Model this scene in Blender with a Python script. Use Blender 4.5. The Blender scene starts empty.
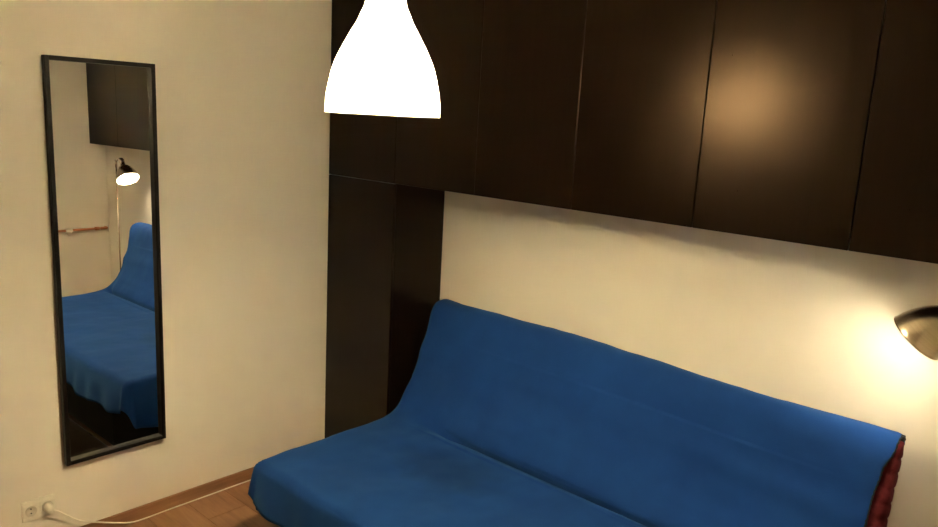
import bpy, bmesh, math, random
from mathutils import Vector, Matrix, noise

random.seed(7)
scene = bpy.context.scene
COL = scene.collection
PI = math.pi

# ------------------------------------------------------------------ camera
cam_data = bpy.data.cameras.new('camera')
cam_data.sensor_fit = 'HORIZONTAL'
cam_data.sensor_width = 36.0
cam_data.lens = 29.227
cam_data.clip_start = 0.02
cam = bpy.data.objects.new('camera', cam_data)
COL.objects.link(cam)
YAW, PITCH, ROLL = -0.7288, 0.1948, 0.0535
fw = Vector((math.sin(YAW) * math.cos(PITCH), math.cos(YAW) * math.cos(PITCH), -math.sin(PITCH)))
r0 = Vector((math.cos(YAW), -math.sin(YAW), 0))
u0 = r0.cross(fw)
rt = math.cos(ROLL) * r0 + math.sin(ROLL) * u0
up = -math.sin(ROLL) * r0 + math.cos(ROLL) * u0
m3 = Matrix((rt, up, -fw)).transposed()
cam.matrix_world = Matrix.Translation((3.1542, -2.7643, 1.8737)) @ m3.to_4x4()
scene.camera = cam

# ------------------------------------------------------------------ world, exposure
world = bpy.data.worlds.new('night')
world.use_nodes = True
world.node_tree.nodes['Background'].inputs[0].default_value = (0.01, 0.012, 0.02, 1)
world.node_tree.nodes['Background'].inputs[1].default_value = 0.2
scene.world = world
vs = scene.view_settings
vs.view_transform = 'Standard'
vs.look = 'None'
vs.gamma = 1.0
vs.use_curve_mapping = False
vs.exposure = 0.0
scene.cycles.use_denoising = True
scene.cycles.max_bounces = 10
scene.cycles.diffuse_bounces = 6
scene.cycles.transmission_bounces = 8
scene.cycles.sample_clamp_indirect = 0.0

PENDANT_BULB = 1640.0           # radiance of the pendant's bulb
PENDANT_COLOUR = (1.0, 0.80, 0.44)
READING_BULB = 165.0           # radiance of the reading lamp's bulb
READING_COLOUR = (1.0, 0.86, 0.60)

# ------------------------------------------------------------------ materials
def new_mat(name):
    m = bpy.data.materials.new(name)
    m.use_nodes = True
    nt = m.node_tree
    return m, nt, nt.nodes['Principled BSDF']

def node(nt, kind, **kw):
    n = nt.nodes.new(kind)
    for k, v in kw.items():
        if k in n.inputs:
            n.inputs[k].default_value = v
        else:
            setattr(n, k, v)
    return n

def coords(nt, scale=(1, 1, 1), out='Object'):
    tc = nt.nodes.new('ShaderNodeTexCoord')
    mp = nt.nodes.new('ShaderNodeMapping')
    mp.inputs['Scale'].default_value = scale
    nt.links.new(tc.outputs[out], mp.inputs['Vector'])
    return mp.outputs['Vector']

def ramp(nt, fac, stops):
    r = nt.nodes.new('ShaderNodeValToRGB')
    els = r.color_ramp.elements
    while len(els) < len(stops):
        els.new(0.5)
    for e, (p, c) in zip(els, stops):
        e.position = p
        e.color = (*c, 1)
    nt.links.new(fac, r.inputs['Fac'])
    return r.outputs['Color']

def bump(nt, bsdf, height, strength, dist=0.002):
    b = nt.nodes.new('ShaderNodeBump')
    b.inputs['Strength'].default_value = strength
    b.inputs['Distance'].default_value = dist
    nt.links.new(height, b.inputs['Height'])
    nt.links.new(b.outputs['Normal'], bsdf.inputs['Normal'])

def plain(name, col, rough=0.5, metal=0.0, spec=0.5, nscale=40.0, var=0.06, bstr=0.05):
    """painted or moulded surface: colour with a little mottling and fine relief"""
    m, nt, b = new_mat(name)
    v = coords(nt)
    n = node(nt, 'ShaderNodeTexNoise', Scale=nscale, Detail=3.0)
    nt.links.new(v, n.inputs['Vector'])
    lo = tuple(c * (1 - var) for c in col)
    hi = tuple(min(1, c * (1 + var)) for c in col)
    nt.links.new(ramp(nt, n.outputs['Fac'], [(0.3, lo), (0.7, hi)]), b.inputs['Base Color'])
    b.inputs['Roughness'].default_value = rough
    b.inputs['Metallic'].default_value = metal
    b.inputs['Specular IOR Level'].default_value = spec
    if bstr:
        bump(nt, b, n.outputs['Fac'], bstr)
    return m

def mat_wall():
    m, nt, b = new_mat('wall_paint')
    v = coords(nt)
    n = node(nt, 'ShaderNodeTexNoise', Scale=2.2, Detail=4.0)
    nt.links.new(v, n.inputs['Vector'])
    nt.links.new(ramp(nt, n.outputs['Fac'], [(0.3, (0.70, 0.66, 0.60)), (0.7, (0.72, 0.68, 0.62))]), b.inputs['Base Color'])
    f = node(nt, 'ShaderNodeTexNoise', Scale=160.0, Detail=3.0)
    nt.links.new(v, f.inputs['Vector'])
    b.inputs['Roughness'].default_value = 0.75
    b.inputs['Specular IOR Level'].default_value = 0.25
    bump(nt, b, f.outputs['Fac'], 0.10, 0.001)
    return m

def mat_blackbrown():
    m, nt, b = new_mat('black_brown_veneer')
    v = coords(nt, (55, 55, 2.2))
    n = node(nt, 'ShaderNodeTexNoise', Scale=1.6, Detail=6.0, Roughness=0.65)
    nt.links.new(v, n.inputs['Vector'])
    nt.links.new(ramp(nt, n.outputs['Fac'], [(0.3, (0.0028, 0.0010, 0.0006)), (0.7, (0.0058, 0.0022, 0.0013))]), b.inputs['Base Color'])
    v2 = coords(nt, (260, 260, 18))
    n2 = node(nt, 'ShaderNodeTexNoise', Scale=1.0, Detail=3.0)
    nt.links.new(v2, n2.inputs['Vector'])
    rr = node(nt, 'ShaderNodeMapRange')
    rr.inputs['To Min'].default_value = 0.265
    rr.inputs['To Max'].default_value = 0.305
    nt.links.new(n2.outputs['Fac'], rr.inputs['Value'])
    nt.links.new(rr.outputs['Result'], b.inputs['Roughness'])
    b.inputs['Specular IOR Level'].default_value = 0.30
    b.inputs['Specular Tint'].default_value = (1.0, 0.68, 0.48, 1)
    bump(nt, b, n2.outputs['Fac'], 0.012, 0.0005)
    return m

def mat_laminate():
    m, nt, b = new_mat('floor_laminate')
    oi = nt.nodes.new('ShaderNodeObjectInfo')
    v = coords(nt, (1.6, 16, 16))
    add = nt.nodes.new('ShaderNodeVectorMath'); add.operation = 'ADD'
    sc = nt.nodes.new('ShaderNodeVectorMath'); sc.operation = 'SCALE'
    cb = nt.nodes.new('ShaderNodeCombineXYZ')
    nt.links.new(oi.outputs['Random'], cb.inputs[0]); nt.links.new(oi.outputs['Random'], cb.inputs[1])
    nt.links.new(cb.outputs[0], sc.inputs[0]); sc.inputs['Scale'].default_value = 37.0
    nt.links.new(v, add.inputs[0]); nt.links.new(sc.outputs[0], add.inputs[1])
    n = node(nt, 'ShaderNodeTexNoise', Scale=1.3, Detail=7.0, Roughness=0.62, Distortion=0.6)
    nt.links.new(add.outputs[0], n.inputs['Vector'])
    c = ramp(nt, n.outputs['Fac'], [(0.28, (0.20, 0.092, 0.048)), (0.5, (0.30, 0.152, 0.085)), (0.75, (0.39, 0.220, 0.13))])
    hs = nt.nodes.new('ShaderNodeHueSaturation')
    mr = node(nt, 'ShaderNodeMapRange'); mr.inputs['To Min'].default_value = 0.88; mr.inputs['To Max'].default_value = 1.1
    nt.links.new(oi.outputs['Random'], mr.inputs['Value']); nt.links.new(mr.outputs['Result'], hs.inputs['Value'])
    nt.links.new(c, hs.inputs['Color'])
    nt.links.new(hs.outputs['Color'], b.inputs['Base Color'])
    b.inputs['Roughness'].default_value = 0.42
    bump(nt, b, n.outputs['Fac'], 0.08, 0.001)
    return m

def mat_baseboard():
    m, nt, b = new_mat('baseboard_wood')
    v = coords(nt, (30, 2.0, 30))
    n = node(nt, 'ShaderNodeTexNoise', Scale=1.5, Detail=6.0, Roughness=0.6, Distortion=0.5)
    nt.links.new(v, n.inputs['Vector'])
    nt.links.new(ramp(nt, n.outputs['Fac'], [(0.3, (0.22, 0.105, 0.052)), (0.7, (0.33, 0.175, 0.095))]), b.inputs['Base Color'])
    b.inputs['Roughness'].default_value = 0.45
    return m

def mat_blue():
    m, nt, b = new_mat('blue_cotton')
    v = coords(nt)
    big = node(nt, 'ShaderNodeTexNoise', Scale=3.5, Detail=5.0, Roughness=0.6)
    nt.links.new(v, big.inputs['Vector'])
    base = ramp(nt, big.outputs['Fac'], [(0.3, (0.0040, 0.033, 0.172)), (0.7, (0.0054, 0.043, 0.212))])
    # darker blue patch on the seat, with an uneven outline of its own
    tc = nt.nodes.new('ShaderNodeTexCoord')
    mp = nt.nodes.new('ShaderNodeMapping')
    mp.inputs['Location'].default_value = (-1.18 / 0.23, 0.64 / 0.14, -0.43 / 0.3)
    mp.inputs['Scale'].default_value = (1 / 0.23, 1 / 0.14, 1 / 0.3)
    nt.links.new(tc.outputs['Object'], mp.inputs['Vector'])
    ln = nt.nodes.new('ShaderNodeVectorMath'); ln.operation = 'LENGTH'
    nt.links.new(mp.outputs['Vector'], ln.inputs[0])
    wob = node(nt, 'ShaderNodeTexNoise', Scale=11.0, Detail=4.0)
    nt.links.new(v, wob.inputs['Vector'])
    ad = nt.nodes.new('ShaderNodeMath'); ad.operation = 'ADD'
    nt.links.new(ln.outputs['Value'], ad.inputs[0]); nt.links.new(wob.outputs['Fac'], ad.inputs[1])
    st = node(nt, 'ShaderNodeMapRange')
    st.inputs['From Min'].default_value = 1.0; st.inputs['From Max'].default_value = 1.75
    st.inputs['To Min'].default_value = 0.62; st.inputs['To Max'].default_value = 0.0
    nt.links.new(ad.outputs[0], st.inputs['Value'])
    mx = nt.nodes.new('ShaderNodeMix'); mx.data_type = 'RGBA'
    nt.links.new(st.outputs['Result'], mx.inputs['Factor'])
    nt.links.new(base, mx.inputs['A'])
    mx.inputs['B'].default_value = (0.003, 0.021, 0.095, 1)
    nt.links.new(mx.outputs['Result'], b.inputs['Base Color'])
    b.inputs['Roughness'].default_value = 0.9
    b.inputs['Specular IOR Level'].default_value = 0.15
    b.inputs['Sheen Weight'].default_value = 0.15
    b.inputs['Sheen Roughness'].default_value = 0.5
    b.inputs['Sheen Tint'].default_value = (0.22, 0.62, 1.0, 1)
    w = node(nt, 'ShaderNodeTexNoise', Scale=420.0, Detail=2.0)
    nt.links.new(v, w.inputs['Vector'])
    bump(nt, b, w.outputs['Fac'], 0.35, 0.0015)
    return m

def mat_red():
    m, nt, b = new_mat('red_mattress_ticking')
    v = coords(nt)
    n = node(nt, 'ShaderNodeTexNoise', Scale=60.0, Detail=4.0)
    nt.links.new(v, n.inputs['Vector'])
    nt.links.new(ramp(nt, n.outputs['Fac'], [(0.3, (0.10, 0.012, 0.018)), (0.7, (0.16, 0.021, 0.027))]), b.inputs['Base Color'])
    b.inputs['Roughness'].default_value = 0.9
    b.inputs['Specular IOR Level'].default_value = 0.15
    bump(nt, b, n.outputs['Fac'], 0.3, 0.003)
    return m

def mat_metal(name, col, rough, streak=(3, 3, 200), brushed=False):
    m, nt, b = new_mat(name)
    v = coords(nt, streak)
    n = node(nt, 'ShaderNodeTexNoise', Scale=3.0, Detail=2.0)
    nt.links.new(v, n.inputs['Vector'])
    lo = tuple(c * 0.85 for c in col)
    nt.links.new(ramp(nt, n.outputs['Fac'], [(0.3, lo), (0.7, col)]), b.inputs['Base Color'])
    b.inputs['Metallic'].default_value = 1.0
    b.inputs['Roughness'].default_value = rough
    if brushed:
        b.inputs['Anisotropic'].default_value = 0.75
        tg = nt.nodes.new('ShaderNodeTangent'); tg.direction_type = 'RADIAL'; tg.axis = 'Z'
        nt.links.new(tg.outputs[0], b.inputs['Tangent'])
    bump(nt, b, n.outputs['Fac'], 0.04, 0.001)
    return m

def mat_mirror():
    m, nt, b = new_mat('silvered_glass')
    v = coords(nt)
    n = node(nt, 'ShaderNodeTexNoise', Scale=2.0)
    nt.links.new(v, n.inputs['Vector'])
    nt.links.new(ramp(nt, n.outputs['Fac'], [(0.2, (0.95, 0.95, 0.94)), (0.8, (0.97, 0.97, 0.96))]), b.inputs['Base Color'])
    b.inputs['Metallic'].default_value = 1.0
    b.inputs['Roughness'].default_value = 0.0
    return m

def mat_emit(name, col, strength):
    m = bpy.data.materials.new(name); m.use_nodes = True
    nt = m.node_tree
    nt.nodes.remove(nt.nodes['Principled BSDF'])
    e = nt.nodes.new('ShaderNodeEmission')
    e.inputs['Color'].default_value = (*col, 1)
    e.inputs['Strength'].default_value = strength
    nt.links.new(e.outputs[0], nt.nodes['Material Output'].inputs['Surface'])
    return m

def mat_shade():
    m = bpy.data.materials.new('opal_plastic'); m.use_nodes = True
    nt = m.node_tree
    nt.nodes.remove(nt.nodes['Principled BSDF'])
    v = coords(nt)
    n = node(nt, 'ShaderNodeTexNoise', Scale=14.0)
    nt.links.new(v, n.inputs['Vector'])
    c = ramp(nt, n.outputs['Fac'], [(0.3, (0.87, 0.86, 0.84)), (0.7, (0.9, 0.89, 0.87))])
    d = nt.nodes.new('ShaderNodeBsdfDiffuse')
    t = nt.nodes.new('ShaderNodeBsdfTranslucent')
    nt.links.new(c, d.inputs['Color']); nt.links.new(c, t.inputs['Color'])
    mx = nt.nodes.new('ShaderNodeMixShader'); mx.inputs[0].default_value = 0.34
    nt.links.new(d.outputs[0], mx.inputs[1]); nt.links.new(t.outputs[0], mx.inputs[2])
    nt.links.new(mx.outputs[0], nt.nodes['Material Output'].inputs['Surface'])
    return m

M = dict(
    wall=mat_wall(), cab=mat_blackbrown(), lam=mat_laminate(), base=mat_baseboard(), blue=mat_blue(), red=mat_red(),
    ceil=plain('ceiling_paint', (0.78, 0.76, 0.72), 0.85, nscale=120),
    cabin=plain('cabinet_core', (0.012, 0.009, 0.008), 0.6),
    steel=mat_metal('brushed_nickel', (0.66, 0.56, 0.46), 0.26, brushed=True),
    inner=plain('white_enamel', (0.85, 0.83, 0.78), 0.4),
    frame=plain('black_frame_paint', (0.006, 0.004, 0.0035), 0.45, spec=0.22, bstr=0.02),
    glass=mat_mirror(), board=plain('hardboard', (0.08, 0.05, 0.03), 0.8),
    white=plain('white_plastic', (0.74, 0.71, 0.64), 0.35, bstr=0.01),
    grey=plain('grey_plastic', (0.30, 0.29, 0.27), 0.4, bstr=0.01),
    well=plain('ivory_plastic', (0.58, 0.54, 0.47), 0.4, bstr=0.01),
    hole=plain('dark_contact_hole', (0.015, 0.012, 0.01), 0.6),
    cord=plain('white_cable', (0.80, 0.76, 0.68), 0.45, bstr=0.01),
    dcord=plain('brown_cable', (0.16, 0.11, 0.07), 0.5, bstr=0.01),
    shade=mat_shade(),
    bulb=mat_emit('pendant_bulb_glow', PENDANT_COLOUR, PENDANT_BULB),
    rbulb=mat_emit('reading_bulb_glow', READING_COLOUR, READING_BULB),
    sofa_metal=plain('black_steel_tube', (0.02, 0.02, 0.021), 0.35, metal=0.6, bstr=0.0),
    slat=plain('birch_slat', (0.42, 0.28, 0.16), 0.6),
    boxmat=plain('black_board', (0.006, 0.005, 0.005), 0.7, spec=0.2),
    rug=plain('dark_rug_pile', (0.012, 0.007, 0.005), 0.95, spec=0.05, nscale=300, var=0.4, bstr=0.5),
    hem=plain('black_hem_tape', (0.008, 0.009, 0.014), 0.9),
    copper=mat_metal('copper_pipe', (0.62, 0.27, 0.14), 0.35),
    subfloor=plain('subfloor', (0.25, 0.2, 0.15), 0.9),
)

# ------------------------------------------------------------------ helpers
def link(name, bm, mat, parent=None, smooth=False, loc=None):
    me = bpy.data.meshes.new(name)
    bmesh.ops.recalc_face_normals(bm, faces=bm.faces)
    bm.to_mesh(me); bm.free()
    me.materials.append(mat)
    if smooth:
        for p in me.polygons:
            p.use_smooth = True
    o = bpy.data.objects.new(name, me)
    COL.objects.link(o)
    if loc is not None:
        o.location = loc
    if parent is not None:
        o.parent = parent
    return o

def tag(o, label=None, cat=None, group=None, kind=None):
    if label: o['label'] = label
    if cat: o['category'] = cat
    if group: o['group'] = group
    if kind: o['kind'] = kind
    return o

def thing(name, label, cat, loc=(0, 0, 0), group=None):
    e = bpy.data.objects.new(name, None)
    e.empty_display_size = 0.1
    COL.objects.link(e)
    e.location = loc
    return tag(e, label, cat, group)

def box(x0, x1, y0, y1, z0, z1, bev=0.0, seg=2, bm=None):
    bm = bm or bmesh.new()
    vs_ = [bm.verts.new(p) for p in ((x0, y0, z0), (x1, y0, z0), (x1, y1, z0), (x0, y1, z0),
                                     (x0, y0, z1), (x1, y0, z1), (x1, y1, z1), (x0, y1, z1))]
    fs = [bm.faces.new([vs_[i] for i in f]) for f in
          ((0, 3, 2, 1), (4, 5, 6, 7), (0, 1, 5, 4), (1, 2, 6, 5), (2, 3, 7, 6), (3, 0, 4, 7))]
    if bev > 0:
        es = set(e for f in fs for e in f.edges)
        bmesh.ops.bevel(bm, geom=list(es), offset=bev, segments=seg, profile=0.5, affect='EDGES')
    return bm

def frame_axes(d):
    d = d.normalized()
    a = Vector((0, 0, 1)) if abs(d.z) < 0.9 else Vector((1, 0, 0))
    x = d.cross(a).normalized()
    return x, d.cross(x).normalized()

def tube(pts, r, n=10, bm=None, closed_ends=True):
    bm = bm or bmesh.new()
    pts = [Vector(p) for p in pts]
    rs = r if isinstance(r, (list, tuple)) else [r] * len(pts)
    rings = []
    ax = None
    for i, p in enumerate(pts):
        d = (pts[min(i + 1, len(pts) - 1)] - pts[max(i - 1, 0)]).normalized()
        if ax is None:
            ax, _ = frame_axes(d)
        ax = (ax - d * ax.dot(d)).normalized()
        ay = d.cross(ax)
        rings.append([bm.verts.new(p + rs[i] * (math.cos(2 * PI * k / n) * ax + math.sin(2 * PI * k / n) * ay)) for k in range(n)])
    for a, b in zip(rings, rings[1:]):
        for k in range(n):
            bm.faces.new((a[k], a[(k + 1) % n], b[(k + 1) % n], b[k]))
    if closed_ends:
        bm.faces.new(rings[0]); bm.faces.new(rings[-1])
    return bm

def spline(pts, per=8):
    pts = [Vector(p) for p in pts]
    out = []
    for i in range(len(pts) - 1):
        p0, p1, p2, p3 = pts[max(i - 1, 0)], pts[i], pts[i + 1], pts[min(i + 2, len(pts) - 1)]
        for k in range(per):
            t = k / per
            out.append(0.5 * ((2 * p1) + (p2 - p0) * t + (2 * p0 - 5 * p1 + 4 * p2 - p3) * t * t + (3 * p1 - p0 - 3 * p2 + p3) * t ** 3))
    out.append(pts[-1])
    return out

def lathe(profile, n=48, bm=None, cap=False):
    """profile: (radius, z) from one end to the other, spun about z"""
    bm = bm or bmesh.new()
    rings = [[bm.verts.new((r * math.cos(2 * PI * k / n), r * math.sin(2 * PI * k / n), z)) for k in range(n)] for r, z in profile]
    for a, b in zip(rings, rings[1:]):
        for k in range(n):
            bm.faces.new((a[k], a[(k + 1) % n], b[(k + 1) % n], b[k]))
    if cap:
        bm.faces.new(rings[0]); bm.faces.new(rings[-1])
    return bm

def aim(o, d):
    """turn the object so that its local -z axis looks along d"""
    o.rotation_euler = Vector(d).to_track_quat('-Z', 'Y').to_euler()

# ------------------------------------------------------------------ the room
XR, YF, H = 3.55, -3.60, 2.75
DEP = 0.345          # cabinet depth, doors included
DW = 0.5             # door width
ZS = 1.5305          # underside of the overhead row
ZT = 2.45            # top of the overhead row

def struct(name, bm, mat):
    return tag(link(name, bm, mat), kind='structure')

floor = struct('floor', box(0, XR, YF, 0, -0.06, -0.010), M['subfloor'])
struct('wall_left', box(-0.1, 0, YF - 0.1, 0.1, -0.06, H), M['wall'])
struct('wall_back', box(0, XR, 0, 0.1, -0.06, H), M['wall'])
struct('wall_right', box(XR, XR + 0.1, YF - 0.1, 0.1, -0.06, H), M['wall'])
struct('wall_front', box(0, XR, YF - 0.1, YF, -0.06, H), M['wall'])
struct('ceiling', box(-0.1, XR + 0.1, YF - 0.1, 0.1, H, H + 0.1), M['ceil'])

# laminate planks laid across the room, away from the mirror wall
PW = 0.192
rows = int(-YF / PW) + 1
for r in range(rows):
    y1 = -r * PW
    y0 = max(YF, y1 - PW)
    if y1 - y0 < 0.02:
        continue
    x = -((r * 0.47) % 1.28)
    while x < XR:
        a, b_ = max(0.0, x), min(XR, x + 1.28)
        if b_ - a > 0.02:
            cx_, cy_ = (a + b_) / 2, (y0 + y1) / 2
            hx, hy = (b_ - a) / 2 - 0.0006, (y1 - y0) / 2 - 0.0006
            link('plank', box(-hx, hx, -hy, hy, -0.010, 0.0, 0.0012, 1), M['lam'], floor, loc=(cx_, cy_, 0))
        x += 1.28

def baseboard(name, x0, x1, y0, y1):
    bm = box(x0, x1, y0, y1, 0.0, 0.062, 0.004, 2)
    return struct(name, bm, M['base'])
baseboard('baseboard_left', 0.0, 0.013, YF, -DEP)
baseboard('baseboard_back', DW, XR, -0.013, 0.0)
baseboard('baseboard_right', XR - 0.013, XR, YF, -0.013)
baseboard('baseboard_front', 0.013, XR - 0.013, YF, YF + 0.013)

# ------------------------------------------------------------------ cabinets
def cabinet(name, label, cat, x0, z0, z1, group=None, plinth=0.0, tilt=0.0):
    t = thing(name, label, cat, (x0, 0, z0), group)
    w, h, th, yd = DW, z1 - z0, 0.018, -(DEP - 0.018)
    g = 0.0004
    link('side_panel', box(g, th, yd, -0.002, 0, h, 0.0008, 1), M['cab'], t)
    link('side_panel', box(w - th, w - g, yd, -0.002, 0, h, 0.0008, 1), M['cab'], t)
    link('bottom_panel', box(th, w - th, yd + 0.001, -0.002, plinth, plinth + th, 0.0008, 1), M['cab'], t)
    link('top_panel', box(th, w - th, yd + 0.001, -0.002, h - th, h, 0.0008, 1), M['cab'], t)
    link('back_panel', box(th, w - th, -0.008, -0.002, plinth + th, h - th), M['cabin'], t)
    if plinth:
        link('plinth', box(th, w - th, yd + 0.03, yd + 0.045, 0, plinth), M['cab'], t)
    d = link('door', box(-w + 0.003, 0, -0.016, 0, plinth + 0.001, h - 0.001, 0.0016, 2), M['cab'], t)
    d.location = (w - 0.0015, yd - 0.002, 0)
    d.rotation_euler.z = tilt
    link('hinge', box(-0.06, -0.005, 0.0, 0.014, h * 0.2, h * 0.2 + 0.03, 0.002, 1), M['steel'], d)
    link('hinge', box(-0.06, -0.005, 0.0, 0.014, h * 0.8, h * 0.8 + 0.03, 0.002, 1), M['steel'], d)
    return t

cabinet('tall_cabinet', 'tall narrow black-brown cabinet standing on the floor in the corner beside the sofa', 'cabinet', 0.0, 0.0, ZS - 0.001, plinth=0.06)
over = ['black-brown overhead cabinet in the corner directly above the tall cabinet',
        'black-brown overhead cabinet second from the corner, behind the white pendant lamp',
        'black-brown overhead cabinet third from the corner, right of the pendant lamp',
        'black-brown overhead cabinet fourth from the corner, touched by the left rim of the lamp glow',
        'black-brown overhead cabinet fifth from the corner, its door holding most of the warm lamp glow',
        'black-brown overhead cabinet at the right end of the row above the reading lamp']
tl = [0.0, 0.0012, -0.0, 0.0015, -0.0, 0.001]
for i, lab in enumerate(over):
    cabinet('overhead_cabinet', lab, 'cabinet', i * DW, ZS, ZT, 'overhead cabinets in one row along the back wall', tilt=-tl[i])

# ------------------------------------------------------------------ wall mirror
MY0, MY1, MZ0, MZ1 = -1.680, -1.258, 0.369, 2.003
mir = thing('wall_mirror', 'tall narrow mirror in a thin black frame hanging on the cream wall', 'mirror', (0.0, (MY0 + MY1) / 2, MZ0))
hw, hh, fwid, fd = (MY1 - MY0) / 2, MZ1 - MZ0, 0.017, 0.032
link('frame_bar', box(0.002, fd, -hw, -hw + fwid, 0, hh, 0.002, 2), M['frame'], mir)
link('frame_bar', box(0.002, fd, hw - fwid, hw, 0, hh, 0.002, 2), M['frame'], mir)
link('frame_bar', box(0.002, fd, -hw + fwid, hw - fwid, 0, fwid, 0.002, 2), M['frame'], mir)
link('frame_bar', box(0.002, fd, -hw + fwid, hw - fwid, hh - fwid, hh, 0.002, 2), M['frame'], mir)
link('glass', box(0.008, 0.0115, -hw + fwid - 0.004, hw - fwid + 0.004, fwid - 0.004, hh - fwid + 0.004), M['glass'], mir)
link('backing_board', box(0.004, 0.0075, -hw + fwid, hw - fwid, fwid, hh - fwid), M['board'], mir)
mir.rotation_euler.y = -0.0065      # its foot stands off the wall a little more than its head
mir.location.x = 0.0108

# ------------------------------------------------------------------ sofa bed
XL, XE = 0.645, 2.66           # flat part of the cover between the end roundings
sofa = thing('sofa_bed', 'blue covered armless sofa bed with a red mattress, standing along the back wall', 'sofa', (1.66, -0.65, 0))
S0 = Vector((1.66, -0.65, 0))

PROFILE = [(-0.062, 0.900), (-0.084, 0.932), (-0.125, 0.951), (-0.172, 0.942), (-0.203, 0.90),
           (-0.226, 0.815), (-0.258, 0.690), (-0.302, 0.572), (-0.352, 0.500), (-0.410, 0.459), (-0.49, 0.443),
           (-0.62, 0.440), (-0.80, 0.440), (-0.96, 0.441), (-1.05, 0.441), (-1.138, 0.440)]
# away from the corner end the back pad bulges forward and tucks into a tight fold against the seat
PROFILE_FOLD = PROFILE[:7] + [(-0.304, 0.592), (-0.352, 0.532), (-0.386, 0.494), (-0.402, 0.464), (-0.397, 0.438), (-0.391, 0.411),
                (-0.399, 0.404), (-0.415, 0.430), (-0.430, 0.441), (-0.49, 0.443)] + PROFILE[11:]

def resample(points, nb):
    fine = spline([Vector((0, p[0], p[1])) for p in points], 14)
    acc = [0.0]
    for a, b_ in zip(fine, fine[1:]):
        acc.append(acc[-1] + (b_ - a).length)
    out, j = [], 0
    for k in range(nb):
        s = acc[-1] * k / (nb - 1)
        while j < len(acc) - 2 and acc[j + 1] < s:
            j += 1
        f = (s - acc[j]) / max(1e-9, acc[j + 1] - acc[j])
        out.append((fine[j].lerp(fine[j + 1], f), s))
    nor = []
    for k in range(nb):
        d = out[min(k + 1, nb - 1)][0] - out[max(k - 1, 0)][0]
        nor.append(Vector((0, d.z, -d.y)).normalized())     # heading down the back and forward, this is the outer side
    return out, nor

NB = 260
rowsP, normals = resample(PROFILE, NB)
rowsF, normalsF = resample(PROFILE_FOLD, NB)

def smooth01(t):
    t = max(0.0, min(1.0, t))
    return t * t * (3 - 2 * t)

def interp(tab, v):
    if v <= tab[0][0]:
        return tab[0][1]
    for (a, fa), (b_, fb) in zip(tab, tab[1:]):
        if v <= b_:
            return fa + (fb - fa) * smooth01((v - a) / (b_ - a))
    return tab[-1][1]

def wrinkle(x, y, z):
    v = Vector((x, y, z))
    w = 0.010 * noise.noise(Vector((x * 1.7, y * 2.2, z * 2.2)) + Vector((3, 1, 7)))
    w += 0.0045 * noise.noise(v * 6.5 + Vector((9, 2, 4)))
    w += 0.0016 * noise.noise(Vector((x * 20, y * 13, z * 13)))
    return w

def cover_point(x, k):
    cr = smooth01((x - 0.76) / 0.40) * smooth01((2.66 - x) / 0.12)
    p = rowsP[k][0].lerp(rowsF[k][0], cr)
    n_ = normals[k].lerp(normalsF[k], cr).normalized()
    y, z = p.y, p.z
    off = wrinkle(x, y, z)
    if 0.395 < z < 0.47 and y > -0.44:
        off *= 1 - cr
    # a shallow roll running along the middle of the back
    off += 0.010 * math.exp(-((z - 0.70 - 0.03 * math.sin(x * 1.4)) / 0.045) ** 2) * smooth01((-0.19 - y) / 0.02) * smooth01((y + 0.36) / 0.05)
    # sat-in dent in the seat
    if y < -0.46:
        off -= 0.016 * math.exp(-(((x - 1.2) / 0.30) ** 2 + ((y + 0.68) / 0.22) ** 2))
        off -= 0.010 * math.exp(-(((x - 2.1) / 0.35) ** 2 + ((y + 0.75) / 0.25) ** 2))
    # a soft sag of the top edge between the ends
    if z > 0.80:
        off -= 0.004 * math.sin((x - XL) / (XE - XL) * PI)
    # the back stands a little higher towards the corner end
    lift = 0.022 - 0.036 * smooth01((x - 1.2) / 1.6)
    return Vector((x, y, z + lift * smooth01((z - 0.5) / 0.4))) + n_ * off

def xe_of(k):                      # right-hand border of the cover, pulled in along the back
    p, _ = rowsP[k]
    if p.y > -0.13:
        return 2.660
    return interp([(0.0, 2.655), (0.47, 2.655), (0.55, 2.640), (0.69, 2.630), (0.76, 2.628), (0.85, 2.638), (0.93, 2.660)], p.z) if p.y > -0.43 else 2.655

def xl_of(k):                      # left-hand border, spread where the cover spans the fold
    p, _ = rowsP[k]
    return XL + (0.022 * smooth01((p.z - 0.6) / 0.2) - 0.016 * math.exp(-((p.z - 0.53) / 0.07) ** 2) if p.y > -0.46 else 0.0)

def arc(s, r, flare):
    if s < r * PI / 2:
        return r * math.sin(s / r), r * (1 - math.cos(s / r))
    e = s - r * PI / 2
    return r + flare * e, r + e

def left_len(k):
    p, _ = rowsP[k]
    if p.y > -0.46:
        return interp([(0.44, 0.27), (0.52, 0.21), (0.70, 0.155), (0.95, 0.13)], p.z)
    return 0.275 + 0.012 * math.sin(p.y * 23)

def right_len(k):
    p, _ = rowsP[k]
    if p.y > -0.46:
        return interp([(0.44, 0.16), (0.50, 0.05), (0.58, 0.018), (0.95, 0.020)], p.z)
    return 0.17 + 0.012 * math.sin(p.y * 19 + 1)

def front_len(x):
    return 0.205 + 0.014 * math.sin(x * 7.3) + 0.010 * math.sin(x * 17 + 1)

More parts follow.
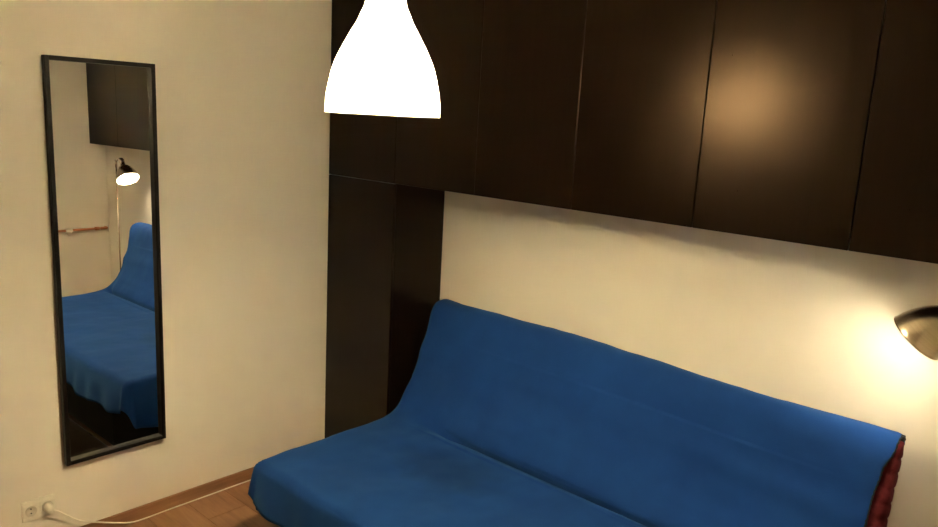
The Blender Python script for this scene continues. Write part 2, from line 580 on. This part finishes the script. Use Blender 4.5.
NL, NX, NR, NFR = 16, 118, 9, 16
RAD = 0.036
bm = bmesh.new()
grid = []
for k in range(NB):
    row = []
    n_ = normals[k]
    xl = xl_of(k)
    base_l = cover_point(xl, k)
    L = left_len(k)
    p = rowsP[k][0]
    on_back = p.y > -0.46
    rl = 0.048 if p.z > 0.6 else (0.040 if on_back else RAD)
    for i in range(NL, 0, -1):
        s = L * i / NL
        o_, d_ = arc(s, rl, 0.05 if on_back else 0.10)
        fold = 0.0 if on_back else 0.012 * math.sin(p.y * 31 + 0.6) * smooth01((s - 0.09) / 0.15)
        row.append(bm.verts.new(base_l + Vector((-o_ - fold, 0, 0)) - n_ * d_))
    xe = xe_of(k)
    for i in range(NX):
        x = xl + (xe - xl) * i / (NX - 1)
        row.append(bm.verts.new(cover_point(x, k)))
    base_r = cover_point(xe, k)
    L = right_len(k)
    for i in range(1, NR + 1):
        s = L * i / NR
        o_, d_ = arc(s, 0.05, 0.08)
        fold = 0.0 if on_back else 0.010 * math.sin(p.y * 27) * smooth01((s - 0.08) / 0.1)
        row.append(bm.verts.new(base_r + Vector((o_ + fold, 0, 0)) - n_ * d_))
    grid.append(row)
# front skirt, with cone-shaped corners
kf = NB - 1
for q in range(1, NFR + 1):
    row = []
    cl = cover_point(XL, kf)
    for i in range(NL, 0, -1):
        fi, fj = i / NL, q / NFR
        rho = max(fi, fj)
        phi = (PI / 4) * (fj / fi) if fj <= fi else PI / 2 - (PI / 4) * (fi / fj)
        mid = math.sin(2 * phi)
        Lc = left_len(kf) * math.cos(phi) ** 2 + front_len(XL) * math.sin(phi) ** 2 - 0.055 * mid
        o_, d_ = arc(rho * Lc, RAD, 0.10 + 0.04 * mid ** 2)
        o_ += 0.018 * mid ** 3 * rho * (1 - 0.5 * rho) - 0.010 * math.sin(4 * phi) * rho
        row.append(bm.verts.new(cl + Vector((-o_ * math.cos(phi), -o_ * math.sin(phi), -d_))))
    xe = xe_of(kf)
    for i in range(NX):
        x = XL + (xe - XL) * i / (NX - 1)
        s = front_len(x) * q / NFR
        o_, d_ = arc(s, RAD, 0.14)
        fold = 0.010 * noise.noise(Vector((x * 6.0, 2.0, 0))) + 0.006 * math.sin(x * 29 + 2 * math.sin(x * 5))
        fold *= smooth01((s - 0.05) / 0.12)
        row.append(bm.verts.new(cover_point(x, kf) + Vector((0, -o_ - fold, -d_))))
    cr_ = cover_point(xe, kf)
    for i in range(1, NR + 1):
        fi, fj = i / NR, q / NFR
        rho = max(fi, fj)
        phi = (PI / 4) * (fj / fi) if fj <= fi else PI / 2 - (PI / 4) * (fi / fj)
        Lc = right_len(kf) * math.cos(phi) ** 2 + front_len(xe) * math.sin(phi) ** 2
        o_, d_ = arc(rho * Lc, RAD * 0.9, 0.08 + 0.2 * math.sin(2 * phi) ** 2)
        row.append(bm.verts.new(cr_ + Vector((o_ * math.cos(phi), -o_ * math.sin(phi), -d_))))
    grid.append(row)
for a, b_ in zip(grid, grid[1:]):
    for i in range(len(a) - 1):
        bm.faces.new((a[i], a[i + 1], b_[i + 1], b_[i]))
edge_pts = [v[-1].co.copy() for v, (p, _) in zip(grid, rowsP) if p.y < -0.075 and p.z > 0.47]
top_right = max(edge_pts, key=lambda q: q.z)
for v in bm.verts:
    v.co -= S0
me = bpy.data.meshes.new('cover')
bm.normal_update()
up_test = sum(f.normal.z for f in bm.faces)
if up_test < 0:
    bmesh.ops.reverse_faces(bm, faces=bm.faces)
bm.to_mesh(me); bm.free()
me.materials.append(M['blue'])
for p in me.polygons:
    p.use_smooth = True
cover = bpy.data.objects.new('cover', me)
COL.objects.link(cover)
cover.parent = sofa
cover['label'] = 'bright blue cotton sofa cover with a darker patch on the seat'
so = cover.modifiers.new('thickness', 'SOLIDIFY')
so.thickness = 0.004
so.offset = 1.0
# fix the darker patch's place in the cover's own coordinates
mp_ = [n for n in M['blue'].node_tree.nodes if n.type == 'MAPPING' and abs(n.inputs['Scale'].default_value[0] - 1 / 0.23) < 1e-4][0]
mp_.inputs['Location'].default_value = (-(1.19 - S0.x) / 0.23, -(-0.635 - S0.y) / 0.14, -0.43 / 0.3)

# black hem tape along the free right edge of the cover
hemp = [p - S0 + Vector((0.002, -0.001, 0)) for p in edge_pts]
link('hem', tube([p + Vector((0.0014 * math.sin(i * 2.1), 0, 0.001 * math.sin(i * 1.3))) for i, p in enumerate(hemp)],
                 [0.0035 + 0.0018 * noise.noise(p * 25) for p in hemp], 8), M['hem'], cover, smooth=True)
ht = link('hem_tab', box(-0.010, 0.008, -0.010, 0.012, -0.014, 0.006, 0.003, 2), M['hem'], cover, loc=top_right - S0 + Vector((0.003, 0.004, -0.002)))

# the two red mattress halves
def mattress(name, stations, xa, xb, thick, seam):
    """stations: (mid point, outer normal, thickness factor) down the pad; each ring is a rounded slab as wide as the sofa"""
    b = bmesh.new()
    rings = []
    rc = 0.036
    for i, (c, n_, sc) in enumerate(stations):
        g = seam(i)
        hx, hn = (xb - xa) / 2 + g, thick / 2 * sc + g * 0.5
        r_ = min(rc, hn * 0.95)
        loop = []
        for cx_, cn_, a0 in ((1, 1, 0), (-1, 1, 1), (-1, -1, 2), (1, -1, 3)):
            for q in range(7):
                t = (a0 + q / 6) * PI / 2
                loop.append((cx_ * (hx - r_) + r_ * math.cos(t), cn_ * (hn - r_) + r_ * math.sin(t)))
        rings.append([b.verts.new(Vector(((xa + xb) / 2 + ex, c.y, c.z)) + n_ * en) for ex, en in loop])
    nseg = len(rings[0])
    for a, c in zip(rings, rings[1:]):
        for k in range(nseg):
            b.faces.new((a[k], a[(k + 1) % nseg], c[(k + 1) % nseg], c[k]))
    b.faces.new(rings[0]); b.faces.new(rings[-1])
    for v in b.verts:
        v.co -= S0
        v.co.x += 0.003 * noise.noise(v.co * 14)
    return link(name, b, M['red'], sofa, smooth=True)

def seam(i):
    return (-0.0034, -0.0004, 0.0, 0.0003, 0.0, -0.0003)[i % 6]

TH = 0.104
st = []
front = [(rowsP[k][0], normals[k]) for k in range(NB) if rowsP[k][0].y < -0.19 and rowsP[k][0].z > 0.545]
for y, z, f in ((-0.133, 0.927, 0.20), (-0.134, 0.921, 0.50), (-0.137, 0.910, 0.76), (-0.141, 0.895, 0.93)):
    st.append((Vector((0, y, z)), Vector((0, -0.98, 0.2)).normalized(), f))
NS = 50
for i in range(NS):
    kk = (i / (NS - 1)) * (len(front) - 1)
    a = min(int(kk), len(front) - 2); t = kk - a
    pnt = front[a][0].lerp(front[a + 1][0], t)
    nn = Vector((0, -0.965, 0.26)).lerp(front[a][1], 0.2).normalized()
    c = pnt - nn * (TH / 2 + 0.016)
    if c.z < 0.885:
        st.append((c, nn, 1.0))
for i, f in enumerate((0.9, 0.7, 0.35)):
    c, nn, _ = st[-1]
    st.append((c + Vector((0, -0.002, -0.008)), nn, f))
mb = mattress('back_mattress', st, 0.652, 2.692, TH, seam)
mb['label'] = 'dark red quilted mattress showing at the end of the backrest'
st = []
for i in range(NS):
    f = i / (NS - 1)
    y = -0.47 - f * (1.150 - 0.47)
    scf = 1.0 - 0.5 * max(0, 1 - i / 4) ** 2 - 0.5 * max(0, 1 - (NS - 1 - i) / 4) ** 2
    st.append((Vector((0, y, 0.352)), Vector((0, 0, 1)), scf))
mattress('seat_mattress', st, 0.630, 2.690, 0.115, seam)

# steel folding frame with slats, on four legs
def rel(pts):
    return [Vector(p) - S0 for p in pts]
def stube(name, pts, r):
    return link(name, tube(rel(pts), r, 12), M['sofa_metal'], sofa, smooth=True)
ZF = 0.268
sf = stube('seat_frame', [(0.72, -0.42, ZF), (0.72, -1.10, ZF), (2.62, -1.10, ZF), (2.62, -0.42, ZF), (0.72, -0.42, ZF)], 0.013)
BX = [(-0.345, 0.30), (-0.10, 0.86)]
stube('back_frame', [(0.74, -0.30, 0.30), (0.74, -0.055, 0.86), (2.60, -0.055, 0.86), (2.60, -0.30, 0.30), (0.74, -0.30, 0.30)], 0.012)
bb = link('bedding_box', box(0.80 - S0.x, 2.60 - S0.x, -1.162 - S0.y, -0.28 - S0.y, 0.030, 0.252, 0.006, 2), M['boxmat'], sofa)
for lx in (0.88, 2.52):
    for ly in (-1.05, -0.36):
        lg = link('leg', lathe([(0.001, 0.0), (0.022, 0.0), (0.024, 0.006), (0.024, 0.031), (0.001, 0.031)], 20), M['sofa_metal'], sofa, smooth=False, loc=Vector((lx, ly, 0)) - S0)
for i in range(14):
    x = 0.80 + i * (1.74 / 13)
    b = bmesh.new()
    for yy in range(9):
        y = -1.09 + yy * 0.085
        z = ZF + 0.012 + 0.003 * math.sin(yy / 8 * PI)
        for dx, dz in ((-0.027, 0), (0.027, 0), (0.027, 0.008), (-0.027, 0.008)):
            b.verts.new(Vector((x + dx, y, z + dz)) - S0)
    b.verts.ensure_lookup_table()
    for yy in range(8):
        for e in range(4):
            b.faces.new([b.verts[yy * 4 + e], b.verts[yy * 4 + (e + 1) % 4], b.verts[yy * 4 + 4 + (e + 1) % 4], b.verts[yy * 4 + 4 + e]])
    b.faces.new([b.verts[e] for e in range(4)]); b.faces.new([b.verts[32 + e] for e in range(4)])
    link('slat', b, M['slat'], sofa)

# ------------------------------------------------------------------ rug in front of the sofa (seen in the mirror)
rug = thing('rug', 'dark brown rug on the floor before the sofa, seen low in the mirror', 'rug', (1.68, -1.882, 0.0))
def rounded_slab(hx, hy, r_, z0, z1, n=8):
    b = bmesh.new()
    pts = []
    for sx, sy, a0 in ((1, 1, 0), (-1, 1, 1), (-1, -1, 2), (1, -1, 3)):
        for q in range(n + 1):
            t = (a0 + q / n) * PI / 2
            pts.append((sx * (hx - r_) + r_ * math.cos(t), sy * (hy - r_) + r_ * math.sin(t)))
    lo = [b.verts.new((x, y, z0)) for x, y in pts]
    hi = [b.verts.new((x, y, z1)) for x, y in pts]
    b.faces.new(lo); b.faces.new(hi)
    for k in range(len(pts)):
        b.faces.new((lo[k], lo[(k + 1) % len(pts)], hi[(k + 1) % len(pts)], hi[k]))
    return b, pts
rb_, rp_ = rounded_slab(0.95, 0.712, 0.02, 0.0005, 0.011)
link('pile', rb_, M['rug'], rug)
link('binding', tube([(x, y, 0.0065) for x, y in rp_ + rp_[:1]], 0.006, 8, closed_ends=False), M['hem'], rug, smooth=True)

# ------------------------------------------------------------------ pendant lamp
PX, PY, PZ = 1.6678, -1.4574, 1.857
pen = thing('pendant_lamp', 'white bell-shaped pendant lamp glowing in front of the dark cabinets', 'lamp', (PX, PY, PZ))
outer = [(0.143, 0.0), (0.1425, 0.025), (0.140, 0.048), (0.134, 0.079), (0.127, 0.106), (0.118, 0.130), (0.105, 0.156), (0.091, 0.182),
         (0.078, 0.204), (0.067, 0.223), (0.060, 0.240), (0.0535, 0.253), (0.0495, 0.268), (0.0480, 0.280)]
KS = 1.032
sm_ = spline([(r * 1.012, 0, z * KS) for r, z in outer], 4)
prof_o = [(v.x, v.z) for v in sm_]
link('lamp_shade', lathe(prof_o, 72), M['shade'], pen, smooth=True)
link('rim', lathe([(r * 1.012, z) for r, z in ((0.1425, 0.0), (0.1440, 0.001), (0.1440, 0.004), (0.1425, 0.004), (0.1425, 0.0))], 72), M['shade'], pen, smooth=True)
link('cap', lathe([(0.001, 0.288), (0.0495, 0.288), (0.0500, 0.292), (0.046, 0.299), (0.030, 0.308), (0.022, 0.320), (0.014, 0.330), (0.004, 0.333)], 40), M['grey'], pen, smooth=True)
link('socket', lathe([(0.001, 0.287), (0.024, 0.287), (0.024, 0.200), (0.019, 0.192), (0.019, 0.160), (0.001, 0.160)], 28), M['white'], pen, smooth=True)
blb = [(0.001, 0.046), (0.010, 0.048), (0.020, 0.055), (0.027, 0.066), (0.030, 0.080), (0.028, 0.095), (0.022, 0.112), (0.016, 0.130), (0.013, 0.158), (0.001, 0.158)]
link('bulb', lathe(blb, 28), M['bulb'], pen, smooth=True)
link('cord', tube([(0, 0, 0.332), (0, 0, 0.5), (0, 0, H - PZ - 0.05)], 0.003, 10), M['white'], pen, smooth=True)
link('canopy', lathe([(0.004, H - PZ - 0.062), (0.03, H - PZ - 0.058), (0.048, H - PZ - 0.035), (0.052, H - PZ - 0.001), (0.001, H - PZ - 0.001)], 40), M['white'], pen, smooth=True)

# ------------------------------------------------------------------ reading floor lamp beside the sofa
NV = Vector((-0.62, -0.01, -0.785)).normalized()      # where the shade looks
OC = Vector((2.6865, -0.2000, 1.280))                  # middle of the shade's opening
AP = OC - NV * 0.150
BASE = Vector((2.885, -0.2, 0.0))
rl = thing('floor_lamp', 'brushed metal floor lamp with bell shade tilted down over the right end of the sofa', 'lamp', BASE)
def rp(o, loc, d=None):
    o.location = loc - BASE
    if d is not None:
        aim(o, d)
    return o
so_ = [(0.0825, 0.0), (0.0815, 0.010), (0.078, 0.028), (0.072, 0.048), (0.063, 0.070), (0.052, 0.090), (0.039, 0.108), (0.027, 0.121), (0.021, 0.130), (0.0195, 0.150)]
so2 = [(v.x, v.z) for v in spline([(r, 0, z) for r, z in so_], 4)]
si2 = [(max(0.004, r - 0.0016), z) for r, z in so2[:-6]]
sh = rp(link('lamp_shade', lathe(so2, 56), M['steel'], rl, smooth=True), OC, NV)
lin = link('lining', lathe(si2, 56), M['inner'], sh, smooth=True)
link('rim', lathe([(0.0805, -0.0005), (0.0832, -0.0005), (0.0836, 0.0015), (0.0826, 0.0035), (0.0805, 0.0010), (0.0805, -0.0005)], 56), M['steel'], sh, smooth=True)
link('socket_cover', lathe([(0.0195, 0.149), (0.0215, 0.152), (0.0215, 0.176), (0.018, 0.184), (0.001, 0.185)], 32), M['steel'], sh, smooth=True)
link('bulb', lathe([(0.001, 0.018), (0.010, 0.020), (0.019, 0.027), (0.024, 0.040), (0.024, 0.050), (0.019, 0.066), (0.014, 0.082), (0.013, 0.110), (0.001, 0.110)], 24), M['rbulb'], sh, smooth=True)
BK = OC - NV * 0.184
def rlt(name, pts, r, mat, sm=True):
    return link(name, tube([Vector(p) - BASE for p in pts], r, 14), mat, rl, smooth=sm)
PT = Vector((BASE.x, BASE.y, 1.405))
rlt('joint', [BK + NV * 0.006, BK, BK.lerp(PT, 0.5) + Vector((0, 0, 0.008)), PT + Vector((0, 0, -0.004))], [0.009, 0.010, 0.008, 0.009], M['steel'])
rlt('pole', [(BASE.x, BASE.y, 0.020), (BASE.x, BASE.y, 0.7), PT], 0.0058, M['steel'])
rlt('pole_collar', [PT - Vector((0, 0, 0.05)), PT + Vector((0, 0, 0.008))], 0.009, M['steel'])
link('foot_plate', lathe([(0.001, 0.0), (0.112, 0.0), (0.115, 0.004), (0.114, 0.012), (0.104, 0.017), (0.014, 0.022), (0.009, 0.034), (0.001, 0.034)], 48), M['steel'], rl, smooth=True)
rlt('power_cord', spline([(BASE.x, BASE.y + 0.112, 0.006), (BASE.x + 0.01, -0.05, 0.004), (BASE.x + 0.08, -0.03, 0.004), (3.2, -0.03, 0.004), (3.45, -0.04, 0.004)], 8), 0.0028, M['dcord'])
# ------------------------------------------------------------------ double socket, plug and cable on the mirror wall
OYC, OZC = -1.783, 0.208
sk = thing('wall_socket', 'white double power socket low on the wall below the mirror', 'socket', (0, OYC, OZC))
link('cover_plate', box(0.0003, 0.009, -0.062, 0.062, -0.044, 0.044, 0.003, 3), M['white'], sk)
for yy in (-0.0305, 0.0305):
    ins = link('socket_insert', box(0.009, 0.0125, yy - 0.0265, yy + 0.0265, -0.0265, 0.0265, 0.002, 2), M['white'], sk)
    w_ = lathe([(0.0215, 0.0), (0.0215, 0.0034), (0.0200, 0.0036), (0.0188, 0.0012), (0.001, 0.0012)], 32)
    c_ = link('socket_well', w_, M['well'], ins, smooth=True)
    c_.rotation_euler = (0, PI / 2, 0); c_.location = (0.0122, yy, 0)
    for dz in (-0.0095, 0.0095):
        hb = lathe([(0.001, 0.0), (0.0026, 0.0), (0.0026, 0.002), (0.001, 0.002)], 14)
        h_ = link('contact_hole', hb, M['hole'], ins, smooth=True)
        h_.rotation_euler = (0, PI / 2, 0); h_.location = (0.0135, yy, dz)
cb_ = thing('power_cable', 'thin white power cable with plug running along the baseboard from the socket', 'cable', (0.013, OYC + 0.0305, OZC))
CB0 = Vector((0.013, OYC + 0.0305, OZC))
pl = link('plug', lathe([(0.001, 0.0), (0.0185, 0.0), (0.0185, 0.012), (0.016, 0.020), (0.014, 0.034), (0.010, 0.038), (0.001, 0.038)], 28), M['white'], cb_, smooth=True)
pl.rotation_euler = (0, PI / 2, 0); pl.location = (0.0015, 0, 0)
cp = [(0.048, OYC + 0.034, OZC - 0.004), (0.050, -1.725, 0.190), (0.040, -1.690, 0.155), (0.034, -1.632, 0.104), (0.031, -1.55, 0.064), (0.028, -1.488, 0.036), (0.024, -1.42, 0.010), (0.021, -1.352, 0.0035),
      (0.0185, -1.238, 0.0035), (0.018, -1.011, 0.0035), (0.017, -0.819, 0.0035), (0.020, -0.60, 0.0035), (0.024, -0.40, 0.0035), (0.06, -0.374, 0.0035), (0.40, -0.372, 0.0035), (0.55, -0.36, 0.0035)]
link('cord', tube([v - CB0 for v in spline(cp, 8)], 0.0031, 10), M['cord'], cb_, smooth=True)

# ------------------------------------------------------------------ heating pipe on the right wall (seen in the mirror)
pz = 0.79
pp = thing('heating_pipe', 'copper heating pipe with white valve on the far wall, seen in the mirror', 'pipe', (XR, -0.4, pz))
def ppt(name, pts, r, mat, parent=None):
    b = tube([Vector(p) - Vector((XR, -0.4, pz)) for p in pts], r, 14)
    return link(name, b, mat, parent or pp, smooth=True)
ppt('pipe', [(XR - 0.04, -0.045, pz), (XR - 0.04, -0.38, pz)], 0.010, M['copper'])
ppt('elbow', spline([(XR - 0.002, -0.034, pz), (XR - 0.03, -0.034, pz), (XR - 0.04, -0.045, pz), (XR - 0.04, -0.085, pz)], 5), 0.0125, M['copper'])
ppt('coupling', [(XR - 0.04, -0.10, pz), (XR - 0.04, -0.135, pz)], 0.0155, M['copper'])
vv = ppt('valve', [(XR - 0.04, -0.315, pz), (XR - 0.04, -0.325, pz), (XR - 0.04, -0.36, pz), (XR - 0.04, -0.37, pz)], [0.012, 0.018, 0.018, 0.012], M['white'])
ppt('valve_knob', [(XR - 0.04, -0.34, pz - 0.005), (XR - 0.04, -0.34, pz - 0.03), (XR - 0.04, -0.34, pz - 0.045)], [0.010, 0.017, 0.015], M['white'], vv)
ppt('pipe', [(XR - 0.04, -0.37, pz), (XR - 0.04, -0.62, pz), (XR - 0.04, -0.62, pz + 0.0)][:2], 0.010, M['copper'])
for yy in (-0.2, -0.55):
    ppt('bracket', [(XR - 0.001, yy, pz), (XR - 0.03, yy, pz)], 0.005, M['steel'])
